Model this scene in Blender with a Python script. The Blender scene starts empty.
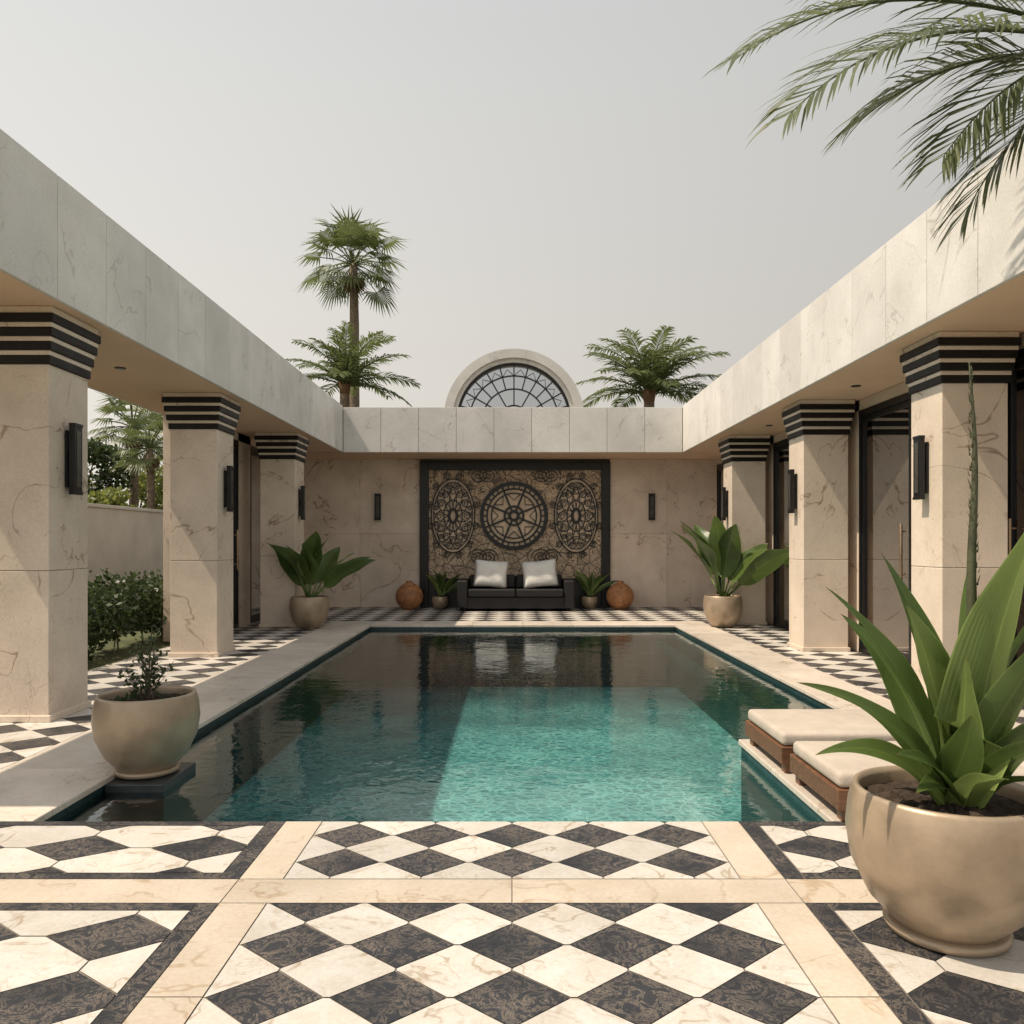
import bpy, math, random
from mathutils import Vector, Matrix
random.seed(7)
R=random.Random(11)
scene=bpy.context.scene
PI=math.pi

# ------------------------------------------------------------------ builder
class MB:
    def __init__(s): s.v=[];s.f=[];s.m=[];s.r=[];s.a=[];s.sm=[]
    def vert(s,co,a=0.,b=0.):
        s.v.append(tuple(co)); s.a.append((a,b,0.)); return len(s.v)-1
    def face(s,idx,m=0,r=0.,sm=False):
        s.f.append(tuple(idx)); s.m.append(m); s.r.append(r); s.sm.append(sm)
    def poly(s,pts,m=0,r=None):
        if r is None: r=R.random()
        s.face([s.vert(p) for p in pts],m,r)
    def box(s,x0,x1,y0,y1,z0,z1,m=0,r=None):
        if r is None: r=R.random()
        i=[s.vert(p) for p in ((x0,y0,z0),(x1,y0,z0),(x1,y1,z0),(x0,y1,z0),(x0,y0,z1),(x1,y0,z1),(x1,y1,z1),(x0,y1,z1))]
        for q in ((0,3,2,1),(4,5,6,7),(0,1,5,4),(1,2,6,5),(2,3,7,6),(3,0,4,7)): s.face([i[k] for k in q],m,r)
    def lathe(s,c,prof,n=48,m=0,sm=True,r=None):
        if r is None: r=R.random()
        rings=[]
        for (rad,z) in prof:
            rings.append([s.vert((c[0]+rad*math.cos(2*PI*k/n),c[1]+rad*math.sin(2*PI*k/n),c[2]+z)) for k in range(n)])
        for a,b in zip(rings[:-1],rings[1:]):
            for k in range(n): s.face((a[k],a[(k+1)%n],b[(k+1)%n],b[k]),m,r,sm)
        s.face(list(reversed(rings[0])),m,r); 
        return rings
    def tube(s,path,rad,n=6,m=0,r=None,caps=True):
        if r is None: r=R.random()
        path=[Vector(p) for p in path]; rings=[]
        if not hasattr(rad,'__len__'): rad=[rad]*len(path)
        for i,p in enumerate(path):
            t=(path[min(i+1,len(path)-1)]-path[max(i-1,0)]).normalized()
            u=t.cross(Vector((0,1,0.01)));
            if u.length<.1: u=t.cross(Vector((1,0,0)))
            u.normalize(); w=t.cross(u)
            rings.append([s.vert(p+(u*math.cos(2*PI*k/n+PI/4)+w*math.sin(2*PI*k/n+PI/4))*rad[i]) for k in range(n)])
        for a,b in zip(rings[:-1],rings[1:]):
            for k in range(n): s.face((a[k],a[(k+1)%n],b[(k+1)%n],b[k]),m,r,n>5)
        if caps:
            s.face(list(reversed(rings[0])),m,r); s.face(rings[-1],m,r)
    def build(s,name,mats,parent=None,bevel=0,seg=2):
        me=bpy.data.meshes.new(name); me.from_pydata(s.v,[],s.f)
        for m in mats: me.materials.append(m)
        me.polygons.foreach_set('material_index',s.m)
        me.polygons.foreach_set('use_smooth',s.sm)
        at=me.attributes.new('rnd','FLOAT','FACE'); at.data.foreach_set('value',s.r)
        at=me.attributes.new('lf','FLOAT_VECTOR','POINT'); at.data.foreach_set('vector',[c for t in s.a for c in t])
        me.update()
        o=bpy.data.objects.new(name,me); scene.collection.objects.link(o)
        if parent: o.parent=parent
        if bevel:
            b=o.modifiers.new('bevel','BEVEL'); b.width=bevel; b.segments=seg; b.limit_method='ANGLE'; b.angle_limit=math.radians(50)
        return o
def empty(name,loc=(0,0,0)):
    o=bpy.data.objects.new(name,None); scene.collection.objects.link(o); o.empty_display_size=.2; return o

# ------------------------------------------------------------------ node helpers
class NT:
    def __init__(s,name):
        s.mat=bpy.data.materials.new(name); s.mat.use_nodes=True; s.t=s.mat.node_tree; s.t.nodes.clear()
        s.out=s.n('ShaderNodeOutputMaterial')
    def n(s,typ,**k):
        x=s.t.nodes.new(typ)
        for a,b in k.items(): setattr(x,a,b)
        return x
    def l(s,a,b): s.t.links.new(a,b)
    def val(s,sock,v):
        if hasattr(v,'is_output'): s.l(v,sock)
        else: sock.default_value=v
    def math(s,op,a,b=0.,c=None,clamp=False):
        x=s.n('ShaderNodeMath',operation=op,use_clamp=clamp); s.val(x.inputs[0],a); s.val(x.inputs[1],b)
        if c is not None: s.val(x.inputs[2],c)
        return x.outputs[0]
    def mix(s,f,a,b,mode='MIX'):
        x=s.n('ShaderNodeMix',data_type='RGBA',blend_type=mode); s.val(x.inputs[0],f)
        s.val(x.inputs[6],a if hasattr(a,'is_output') else (*a[:3],1)); s.val(x.inputs[7],b if hasattr(b,'is_output') else (*b[:3],1))
        return x.outputs[2]
    def noise(s,co,scale,det=4,rough=.55,dist=0.):
        x=s.n('ShaderNodeTexNoise'); s.l(co,x.inputs['Vector']); x.inputs['Scale'].default_value=scale
        x.inputs['Detail'].default_value=det; x.inputs['Roughness'].default_value=rough; x.inputs['Distortion'].default_value=dist
        return x.outputs[0]
    def mr(s,v,a,b,c=0.,d=1.):
        x=s.n('ShaderNodeMapRange'); s.l(v,x.inputs[0])
        for i,q in enumerate((a,b,c,d)): x.inputs[i+1].default_value=q
        return x.outputs[0]
    def attr(s,name): return s.n('ShaderNodeAttribute',attribute_name=name)
    def co(s,rnd=True):
        tc=s.n('ShaderNodeTexCoord').outputs['Object']
        if not rnd: return tc
        a=s.attr('rnd').outputs['Fac']
        c=s.n('ShaderNodeCombineXYZ'); s.l(s.math('MULTIPLY',a,37.),c.inputs[0]); s.l(s.math('MULTIPLY',a,71.),c.inputs[1]); s.l(s.math('MULTIPLY',a,13.),c.inputs[2])
        v=s.n('ShaderNodeVectorMath',operation='ADD'); s.l(tc,v.inputs[0]); s.l(c.outputs[0],v.inputs[1]); return v.outputs[0]
    def bump(s,h,strength,dist=.01):
        b=s.n('ShaderNodeBump'); b.inputs['Strength'].default_value=strength; b.inputs['Distance'].default_value=dist; s.l(h,b.inputs['Height']); return b.outputs[0]
    def pbr(s,col,rough=.5,metal=0.,normal=None,spec=None):
        p=s.n('ShaderNodeBsdfPrincipled'); s.val(p.inputs['Base Color'],col if hasattr(col,'is_output') else (*col[:3],1))
        s.val(p.inputs['Roughness'],rough); s.val(p.inputs['Metallic'],metal)
        if normal is not None: s.l(normal,p.inputs['Normal'])
        if spec is not None: p.inputs['Specular IOR Level'].default_value=spec
        s.l(p.outputs[0],s.out.inputs[0]); return p

def marble(name,base,vein,scale=1.,amt=.6,rough=.45,bump=.15,tint=.12,warm=None,w=.012,dirt=.15):
    s=NT(name); co=s.co()
    n1=s.noise(co,.75*scale,4,.5,.7); v1=s.mr(s.math('ABSOLUTE',s.math('SUBTRACT',n1,.5)),0,w,1,0)
    cloud=s.noise(co,1.6*scale,4,.65)
    v1=s.math('MULTIPLY',v1,s.mr(cloud,.40,.56,0,1))
    n2=s.noise(co,2.0*scale,3,.55,1.); v2=s.mr(s.math('ABSOLUTE',s.math('SUBTRACT',n2,.52)),0,w*.8,.55,0)
    v2=s.math('MULTIPLY',v2,s.mr(n1,.5,.62,0,1))
    v=s.math('MULTIPLY',s.math('MAXIMUM',v1,v2),amt,clamp=True)
    b2=warm or tuple(c*.78 for c in base)
    c=s.mix(s.mr(cloud,.35,.68),base,b2)
    c=s.mix(v,c,vein)
    r=s.attr('rnd').outputs['Fac']
    k=s.math('ADD',s.math('MULTIPLY',r,tint),1-tint*.6)
    oc=s.co(False)
    fine=s.noise(oc,45,2)
    grain=s.math('MULTIPLY',s.mr(fine,.3,.7,.93,1.05),s.mr(s.noise(oc,.55,3,.7),.35,.65,1-dirt,1.03))
    k=s.math('MULTIPLY',k,grain)
    cc=s.n('ShaderNodeVectorMath',operation='SCALE'); s.l(c,cc.inputs[0]); s.l(k,cc.inputs['Scale'])
    rr=s.mr(cloud,.3,.7,rough-.08,rough+.12)
    s.pbr(cc.outputs[0],rr,0,s.bump(s.math('SUBTRACT',fine,v),bump,.004)); return s.mat

def plain(name,col,rough=.5,metal=0.,var=.15,nscale=8,bump=.1,spec=None):
    s=NT(name); co=s.co(); n=s.noise(co,nscale,4,.6)
    c=s.mix(s.mr(n,.3,.7),tuple(x*(1-var) for x in col),tuple(min(1,x*(1+var)) for x in col))
    s.pbr(c,s.mr(n,.3,.7,max(.03,rough-.07),rough+.07),metal,s.bump(s.noise(co,nscale*6,2),bump,.004),spec); return s.mat

def leafmat(name,c1,c2,rough=.45,trans=.3,vein=False,scale=3.):
    s=NT(name); r=s.attr('rnd').outputs['Fac']
    n=s.noise(s.co(False),scale,1)
    c=s.mix(s.math('ADD',s.math('MULTIPLY',r,.6),s.math('MULTIPLY',s.mr(n,.3,.7),.4)),c1,c2)
    nrm=None
    if vein:
        lf=s.n('ShaderNodeSeparateXYZ'); s.l(s.attr('lf').outputs['Vector'],lf.inputs[0])
        mid=s.mr(s.math('ABSOLUTE',lf.outputs[0]),0,.07,.5,0)
        c=s.mix(mid,c,tuple(x*1.9 for x in c2))
        c=s.mix(s.mr(lf.outputs[1],.0,.35,.5,0),c,tuple(x*1.7 for x in c2))
        wv=s.math('SINE',s.math('ADD',s.math('MULTIPLY',lf.outputs[0],60.),s.math('MULTIPLY',n,6.)))
        edge=s.mr(s.math('ABSOLUTE',lf.outputs[0]),.88,1.,0,.5); c=s.mix(edge,c,tuple(x*1.9 for x in c2))
        tipb=s.mr(lf.outputs[1],.93,1.,0,.7); c=s.mix(tipb,c,(.16,.10,.04))
        stain=s.mr(s.noise(s.co(False),22,3,.7),.58,.72,0,.5); c=s.mix(stain,c,(c1[0]*.7,c1[1]*.55,c1[2]*.5))
        c=s.mix(s.mr(wv,-1,1,0,.28),c,c1)
        nrm=s.bump(wv,.3,.002)
    p=s.pbr(c,rough,0,nrm,.45)
    t=s.n('ShaderNodeBsdfTranslucent'); s.l(s.mix(.5,c,tuple(min(1,x*1.8) for x in c2)),t.inputs[0])
    m=s.n('ShaderNodeMixShader'); m.inputs[0].default_value=trans; s.l(p.outputs[0],m.inputs[1]); s.l(t.outputs[0],m.inputs[2]); s.l(m.outputs[0],s.out.inputs[0]); return s.mat

M_wall=marble('marble_cladding',(.76,.635,.52),(.26,.15,.09),1.0,.75,.5,warm=(.65,.525,.415),w=.009)
M_fascia=marble('fascia_marble',(.78,.75,.71),(.36,.32,.28),1.0,.55,.42,warm=(.70,.67,.625),w=.008)
M_pillar=marble('pillar_marble',(.78,.66,.545),(.26,.15,.09),1.2,.8,.45,warm=(.68,.565,.455),w=.008)
M_joint=plain('joint_core',(.13,.12,.10),.9)  # dark core that shows in the gaps between slabs
M_soffit=plain('soffit_plaster',(.72,.50,.35),.85,0,.06,1.2,.1)
M_black=plain('black_band_stone',(.010,.008,.007),.5,0,.3,6,.1,.3)
M_frame=plain('black_metal_frame',(.010,.010,.011),.35,.2,.3,6,.05)
M_grout=plain('grout',(.21,.18,.15),.9,0,.25,14,.3)
M_white=marble('white_floor_marble',(.68,.645,.60),(.36,.27,.18),3.2,.8,.36,.3,.22,warm=(.58,.53,.465),w=.018,dirt=.18)
M_cream=marble('cream_floor_marble',(.65,.565,.47),(.38,.26,.15),2.4,.65,.38,.2,.2,warm=(.58,.49,.385),w=.014,dirt=.2)
M_coping=marble('coping_marble',(.70,.62,.54),(.35,.25,.17),1.8,.65,.42,.15,.18,warm=(.60,.525,.44),dirt=.2)
def darkstone():
    s=NT('black_floor_stone'); co=s.co(); n=s.noise(co,10,6,.78,1.6)
    v=s.mr(s.math('ABSOLUTE',s.math('SUBTRACT',n,.5)),0,.03,1.,0)
    g=s.noise(co,3.,2)
    v=s.math('MULTIPLY',v,s.mr(g,.36,.56,.2,1))
    c=s.mix(s.mr(g,.3,.7),(.015,.017,.022),(.036,.037,.043)); c=s.mix(v,c,(.21,.17,.135))
    s.pbr(c,s.mr(n,.3,.7,.38,.62),0,s.bump(n,.7,.005),.4); return s.mat
M_dark=darkstone()
def glassmat(name,tint,base=.06):
    s=NT(name); fr=s.n('ShaderNodeFresnel'); fr.inputs[0].default_value=1.5
    nb=s.bump(s.noise(s.co(False),.8,1),.04,.05); 
    g=s.n('ShaderNodeBsdfGlossy'); g.inputs['Roughness'].default_value=.015; g.inputs[0].default_value=(.9,.9,.92,1); s.l(nb,g.inputs['Normal'])
    t=s.n('ShaderNodeBsdfTransparent'); t.inputs[0].default_value=(*tint,1)
    m=s.n('ShaderNodeMixShader'); s.l(s.math('ADD',s.math('MULTIPLY',fr.outputs[0],1.3),base,clamp=True),m.inputs[0]); s.l(t.outputs[0],m.inputs[1]); s.l(g.outputs[0],m.inputs[2]); s.l(m.outputs[0],s.out.inputs[0]); return s.mat
M_glass=glassmat('tinted_glass',(.42,.40,.38),.36)
def water():
    s=NT('pool_water'); co=s.co(False)
    h=s.math('ADD',s.noise(co,1.5,2,.5,.3),s.math('MULTIPLY',s.noise(co,8.,2,.6,.6),.34))
    nb=s.bump(h,.14,.06)
    fr=s.n('ShaderNodeFresnel'); fr.inputs[0].default_value=1.5; s.l(nb,fr.inputs['Normal'])
    g=s.n('ShaderNodeBsdfGlossy'); g.inputs['Roughness'].default_value=.01; g.inputs[0].default_value=(.93,.97,.98,1); s.l(nb,g.inputs['Normal'])
    t=s.n('ShaderNodeBsdfTransparent'); t.inputs[0].default_value=(.64,.87,.87,1)
    m=s.n('ShaderNodeMixShader'); s.l(s.math('MULTIPLY',fr.outputs[0],1.25,clamp=True),m.inputs[0]); s.l(t.outputs[0],m.inputs[1]); s.l(g.outputs[0],m.inputs[2]); s.l(m.outputs[0],s.out.inputs[0]); return s.mat
M_water=water()
def mosaic(name,a,b,edge,scale=17,ew=.09,far_shade=None):
    s=NT(name); co=s.co(False)
    d=s.noise(co,1.3,2); wob=s.noise(co,6,1)
    off=s.n('ShaderNodeVectorMath',operation='MULTIPLY_ADD'); s.l(co,off.inputs[0]); off.inputs[1].default_value=(1,1.6,1)
    cx=s.n('ShaderNodeCombineXYZ'); s.l(s.math('MULTIPLY',wob,.12),cx.inputs[0]); s.l(s.math('MULTIPLY',wob,-.1),cx.inputs[1]); s.l(cx.outputs[0],off.inputs[2])
    vo=s.n('ShaderNodeTexVoronoi'); s.l(off.outputs[0],vo.inputs['Vector']); vo.inputs['Scale'].default_value=scale
    ve=s.n('ShaderNodeTexVoronoi',feature='DISTANCE_TO_EDGE'); s.l(off.outputs[0],ve.inputs['Vector']); ve.inputs['Scale'].default_value=scale
    sp=s.n('ShaderNodeSeparateColor'); s.l(vo.outputs['Color'],sp.inputs[0])
    c=s.mix(sp.outputs[0],a,b); c=s.mix(s.mr(ve.outputs['Distance'],0,ew,.9,0),c,edge)
    c=s.mix(s.mr(d,.35,.65,0,.4),c,a)
    if far_shade:
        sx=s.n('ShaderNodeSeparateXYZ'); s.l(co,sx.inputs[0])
        f=s.mr(s.math('ADD',sx.outputs[1],s.math('MULTIPLY',s.math('SUBTRACT',d,.5),2.4)),9.5,12.9,0,1)  # dimness of the far water painted into the tiles, growing with distance
        c=s.mix(f,c,s.mix(sp.outputs[1],far_shade,tuple(x*1.8 for x in far_shade)))
    s.pbr(c,.4); return s.mat
M_pool=mosaic('pool_mosaic',(.10,.225,.24),(.22,.42,.42),(.52,.72,.67),10,.16,far_shade=(.014,.045,.052))  # turquoise mosaic, with shade painted in toward the far end
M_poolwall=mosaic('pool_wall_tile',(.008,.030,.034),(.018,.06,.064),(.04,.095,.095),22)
M_plinth=plain('dark_plinth_stone',(.035,.04,.04),.4,0,.3,9,.3)
M_ground=plain('lawn_ground',(.075,.085,.035),.95,0,.45,1.5,.4)
M_gwall=plain('garden_wall_render',(.42,.41,.40),.9,0,.12,1.3,.3)
M_leafd=leafmat('hedge_leaf',(.016,.03,.010),(.06,.09,.028))
M_leafy=leafmat('tree_leaf',(.07,.09,.02),(.22,.24,.06),.5,.4)
M_palm=leafmat('palm_leaf',(.045,.065,.025),(.16,.19,.07),.42,.35)
M_palmf=leafmat('palm_frond',(.045,.065,.025),(.16,.18,.08),.40,.35)
M_skirt=leafmat('dry_frond',(.13,.07,.04),(.30,.17,.10),.8,.15)
M_trunk=plain('palm_trunk',(.19,.14,.10),.95,0,.45,9,.9)
M_bark=plain('tree_bark',(.09,.07,.05),.95,0,.4,9,.8)
M_big=leafmat('broad_leaf',(.028,.06,.016),(.12,.175,.045),.28,.3,True)
M_big2=leafmat('broad_leaf_pale',(.11,.165,.045),(.25,.32,.10),.32,.38,True)
M_soil=plain('potting_soil',(.045,.03,.02),1,0,.6,40,1)
M_pot=plain('pot_ceramic',(.37,.285,.20),.36,.3,.18,5,.3)
M_ball=plain('terracotta',(.34,.15,.06),.6,0,.45,12,.6)
def wood():
    s=NT('lounger_wood'); co=s.co(); mp=s.n('ShaderNodeMapping'); mp.inputs['Scale'].default_value=(1.2,18,18); s.l(co,mp.inputs[0])
    n=s.noise(mp.outputs[0],2,5,.6,.5); c=s.mix(s.mr(n,.3,.7),(.09,.038,.018),(.20,.095,.045)); s.pbr(c,.45,0,s.bump(n,.3,.003)); return s.mat
M_wood=wood()
def fabric(name,col):
    s=NT(name); co=s.co(False); n=s.noise(co,180,1); n2=s.noise(co,5,3)
    c=s.mix(s.mr(n2,.3,.7,0,1),col,tuple(x*.85 for x in col))
    s.pbr(c,.9,0,s.bump(s.math('ADD',n,s.math('MULTIPLY',n2,5.)),.5,.008)); return s.mat
M_fab=fabric('cushion_fabric',(.52,.45,.38)); M_pil=fabric('pillow_fabric',(.80,.78,.74)); M_sofa=plain('sofa_dark',(.010,.009,.009),.6,0,.3,10,.2)
def damask():
    s=NT('filigree_panel'); co=s.co(False)
    n=s.noise(co,2.2,2,.5,2.5); w=s.math('SINE',s.math('MULTIPLY',n,58.))
    ve=s.n('ShaderNodeTexVoronoi',feature='DISTANCE_TO_EDGE'); s.l(co,ve.inputs['Vector']); ve.inputs['Scale'].default_value=3.4
    k=s.math('MAXIMUM',s.mr(w,.55,.8),s.mr(ve.outputs[0],.02,.035,1,0))
    c=s.mix(s.mr(s.noise(co,3,2),.3,.7),(.62,.47,.33),(.45,.33,.22)); c=s.mix(s.math('MULTIPLY',k,.8),c,(.045,.035,.028))
    s.pbr(c,.6,0,s.bump(k,.4,.01)); return s.mat
M_damask=damask()
M_disc=plain('medallion_disc',(.60,.46,.33),.55,0,.25,5,.2)
M_lens=plain('frosted_lens',(.06,.055,.05),.3,0,.1)

# ------------------------------------------------------------------ dims
HS=3.70; HT=4.77; FL=-3.91; FR=3.95; FB=18.5; BW=20.0
PX0,PX1,PY0,PY1=-2.78,3.2,4.6,15.6; PLX,PLY=1.87,6.5; WZ=-.09; PZ=-.72; SH=12.9

# ------------------------------------------------------------------ ground
def holed(mb,x0,x1,y0,y1,hx0,hx1,hy0,hy1,z,m=0):
    for a,b,c,d in ((x0,hx0,y0,y1),(hx1,x1,y0,y1),(hx0,hx1,y0,hy0),(hx0,hx1,hy1,y1)):
        mb.poly([(a,c,z),(b,c,z),(b,d,z),(a,d,z)],m,.3)
g=MB(); holed(g,-700,700,-300,1200,-5.3,5.1,-4,19.9,-.05); g.build('ground',[M_ground])

# ------------------------------------------------------------------ patio
def clip(poly,x0,x1,y0,y1):
    def cl(p,ins,inter):
        o=[]
        for i in range(len(p)):
            a,b=p[i-1],p[i]
            if ins(b):
                if not ins(a): o.append(inter(a,b))
                o.append(b)
            elif ins(a): o.append(inter(a,b))
        return o
    def ix(v): return lambda a,b:(v,a[1]+(b[1]-a[1])*(v-a[0])/(b[0]-a[0]))
    def iy(v): return lambda a,b:(a[0]+(b[0]-a[0])*(v-a[1])/(b[1]-a[1]),v)
    for ins,inter in ((lambda p:p[0]>=x0,ix(x0)),(lambda p:p[0]<=x1,ix(x1)),(lambda p:p[1]>=y0,iy(y0)),(lambda p:p[1]<=y1,iy(y1))):
        if poly: poly=cl(poly,ins,inter)
    return poly
def diamonds(mb,x0,x1,y0,y1,w,d,ox=0,oy=0,bw=1.0,ins=.004):
    x0+=ins;x1-=ins;y0+=ins;y1-=ins
    for i in range(int((x0-ox)/w)-2,int((x1-ox)/w)+3):
        for j in range(int((y0-oy)/d)-2,int((y1-oy)/d)+3):
            cx,cy=ox+i*w,oy+j*d
            k=.5*bw; e=ins
            p=clip([(cx-k*w+e,cy),(cx,cy-k*d+e),(cx+k*w-e,cy),(cx,cy+k*d-e)],x0,x1,y0,y1)
            if len(p)>2: mb.poly([(a,b,0) for a,b in p],0)
            cx+=w/2;cy+=d/2; q=(1-bw)*.5
            if q>0:
                pl=[(cx-.5*w+e,cy-q*d+e),(cx-q*w,cy-.5*d+e),(cx+q*w,cy-.5*d+e),(cx+.5*w-e,cy-q*d),(cx+.5*w-e,cy+q*d),(cx+q*w,cy+.5*d-e),(cx-q*w,cy+.5*d-e),(cx-.5*w+e,cy+q*d)]
            else: pl=[(cx-.5*w+e,cy),(cx,cy-.5*d+e),(cx+.5*w-e,cy),(cx,cy+.5*d-e)]
            p=clip(pl,x0,x1,y0,y1)
            if len(p)>2: mb.poly([(a,b,0) for a,b in p],1)
def slabs(mb,x0,x1,y0,y1,m,lx=None,ly=None,e=.0025,off=0.):
    xs=[x0];ys=[y0]
    if lx:
        x=x0+off*lx if off else x0+lx
        while x<x1-.1: xs.append(x); x+=lx
    if ly:
        y=y0+off*ly if off else y0+ly
        while y<y1-.1: ys.append(y); y+=ly
    xs.append(x1);ys.append(y1)
    for a,b in zip(xs[:-1],xs[1:]):
        for c,d in zip(ys[:-1],ys[1:]): mb.poly([(a+e,c+e,0),(b-e,c+e,0),(b-e,d-e,0),(a+e,d-e,0)],m)
patio=empty('patio_paving')
t=MB()
W,D=.436,.37
NB=3.556
def center(y0,y1,oy): diamonds(t,-1.09,1.09,y0,y1,W,D,0,oy,.95)
center(-3.9,NB,NB); slabs(t,-1.3,1.3,NB,3.81,2,1.3)
center(3.81,4.6,3.81+.2)
for sgn in (-1,1):
    def X(a,b): return (min(sgn*a,sgn*b),max(sgn*a,sgn*b))
    slabs(t,*X(1.09,1.30),-3.9,NB,2,None,1.05,off=.4); slabs(t,*X(1.09,1.30),3.81,4.6,2)
    slabs(t,*X(1.3,5.3),NB,3.81,2,1.1,off=.6)
    for (y0,y1) in ((-3.9,NB),(3.81,4.6)):
        slabs(t,*X(1.30,1.40),y0,y1,0,None,.8)
        slabs(t,*X(1.40,3.2),y1-.07,y1,0,.9)
        if y1>4: slabs(t,*X(1.40,3.2),y0,y0+.07,0,.9)
        b=y0+.07 if y1>4 else y0
        diamonds(t,*X(1.40,3.2),b,y1-.07,.66,.46 if y1<4 else .42,sgn*1.62,y1-.30 if y1<4 else y0+.39,.84)
        slabs(t,*X(3.2,5.3),y0,y1,2,.7,.7)
CL,CR,CF=-3.62,3.86,16.35
diamonds(t,-5.3,CL,4.6,BW,.56,.46,-4.4,5,.95)
diamonds(t,CR,5.12,4.6,BW,.56,.46,4.5,5,.95)
diamonds(t,CL,CR,CF,BW,.56,.46,0,17,.95)
t.build('paving_tiles',[M_dark,M_white,M_cream],patio)
b=MB()
for (x0,x1,y0,y1) in ((-5.35,PX0-.0,PY0,BW),(PX1,5.15,PY0,BW),(PX0,PX1,PY1,BW),(-5.35,5.35,-4,PY0),(PLX,PX1,PY0,PLY)):
    b.box(x0,x1,y0,y1,-.6,-.0045,0,.4)
b.build('paving_base',[M_grout],patio)
c=MB()
def cop(x0,x1,y0,y1,lx=None,ly=None):
    n=max(1,round((x1-x0)/lx)) if lx else 1; k=max(1,round((y1-y0)/ly)) if ly else 1
    for i in range(n):
        for j in range(k):
            c.box(x0+(x1-x0)*i/n+.003,x0+(x1-x0)*(i+1)/n-.003,y0+(y1-y0)*j/k+.003,y0+(y1-y0)*(j+1)/k-.003,-.04,.004,0)
cop(CL,PX0+.03,PY0,CF,None,1.1); cop(PX1-.03,CR,PLY+.02,CF,None,1.1); cop(PX0+.03,PX1-.03,PY1-.03,CF,1.05,None)
cop(PLX-.03,CR,PY0,PLY+.02,1.0,.96)
c.build('pool_coping',[M_coping],patio,.008)

# ------------------------------------------------------------------ pool (shallow near end, sloping down; far shade painted into the tile colour)
pool=empty('swimming_pool')
p=MB(); DZ=-2.6
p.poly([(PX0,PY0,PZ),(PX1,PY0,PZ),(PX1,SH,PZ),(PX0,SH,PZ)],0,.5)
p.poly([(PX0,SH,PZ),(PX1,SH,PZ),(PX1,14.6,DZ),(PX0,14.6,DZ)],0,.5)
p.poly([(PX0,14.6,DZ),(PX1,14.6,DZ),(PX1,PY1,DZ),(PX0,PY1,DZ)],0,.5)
e=.006
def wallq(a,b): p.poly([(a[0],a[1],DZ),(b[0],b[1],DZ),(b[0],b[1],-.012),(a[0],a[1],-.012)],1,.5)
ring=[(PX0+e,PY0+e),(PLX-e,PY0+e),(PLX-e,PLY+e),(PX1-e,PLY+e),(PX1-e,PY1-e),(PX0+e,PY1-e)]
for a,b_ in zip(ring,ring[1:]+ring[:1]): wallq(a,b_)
p.box(PX1-.28,PX1-.01,PLY+.01,PY1-.01,DZ+.01,-.13,1); p.box(PX1-.56,PX1-.282,PLY+.01,PY1-.01,DZ+.01,-.30,1)
p.box(PX0+.01,PX0+.20,PY0+.01,PY1-.01,DZ+.01,-.16,1); p.box(PX0+.202,PX1-.57,PY1-.26,PY1-.01,DZ+.01,-.14,1)
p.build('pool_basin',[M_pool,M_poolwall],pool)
w=MB(); w.poly([(PX0+.007,PY0+.007,WZ),(PLX-.007,PY0+.007,WZ),(PLX-.007,PLY+.007,WZ),(PX1-.007,PLY+.007,WZ),(PX1-.007,PY1-.007,WZ),(PX0+.007,PY1-.007,WZ)],0,.5); w.build('pool_water',[M_water],pool)
q=MB(); q.box(-2.765,-2.36,5.42,5.98,PZ,-.035,0); q.build('pot_plinth',[M_plinth],pool,.01)

# ------------------------------------------------------------------ villa
villa=empty('poolside_villa')
def slabrow_x(mb,x,nx,y0,y1,z0,z1,L,m=0,th=.04,gap=.004):
    n=max(1,round((y1-y0)/L)); ys=[y0+(y1-y0)*i/n for i in range(n+1)]
    for a,b_ in zip(ys[:-1],ys[1:]): mb.box(min(x,x-nx*th),max(x,x-nx*th),a+gap,b_-gap,z0,z1,m)
def slabrow_y(mb,y,x0,x1,z0,z1,L,m=0,th=.04,gap=.004):
    n=max(1,round((x1-x0)/L))
    for i in range(n): mb.box(x0+(x1-x0)*i/n+gap,x0+(x1-x0)*(i+1)/n-gap,y,y+th,z0,z1,m)
r=MB()
RS=4.4; RR=5.95
r.box(-5.70,FL-.035,RS+.03,BW+.3,HS+.01,HT-.03,1); r.box(FR+.035,9.0,RR+.03,BW+.3,HS+.01,HT-.03,1); r.box(FL-.03,FR+.03,FB+.035,26,HS+.01,HT-.03,1)
slabrow_x(r,FL,1,RS,FB-.005,HS,HT,.82); slabrow_x(r,FR,-1,RR,FB-.005,HS,HT,.82)
slabrow_y(r,FB,FL+.005,FR-.005,HS,HT-.03,.86)
slabrow_y(r,RS,-5.72,FL-.05,HS,HT,.9); slabrow_y(r,RR,FR+.05,9.,HS,HT,.9)
slabrow_x(r,-5.74,-1,RS,BW+.3,HS,HT,.82)
r.build('roof_fascia',[M_fascia,M_joint],villa,.005)
k=MB()
k.box(-5.73,FL-.045,RS+.05,FB,HS+.003,HS+.009,0,.5); k.box(FR+.045,8.9,RR+.05,BW,HS+.003,HS+.009,0,.5); k.box(-5.6,5.6,FB+.045,BW+.2,HS-.002,HS+.0025,0,.5)
for sx,ys in ((4.6,(6.9,10.7,14.3,17.2)),(-4.7,(5.6,9.6,13.5,17.2))):
    for y in ys:
        for s2,mm in ((.065,1),(.05,2)):
            k.lathe((sx,y,HS-.006 if s2>.06 else HS-.008),[(s2,0),(s2,.01)],20,mm,False)
k.build('soffit',[M_soffit,M_frame,M_lens],villa)
bw=MB()
bw.box(-5.9,6.2,BW+.04,BW+.35,-.05,HS,1)
NX0,NX1,NZ1=-2.30,2.45,3.62
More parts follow.
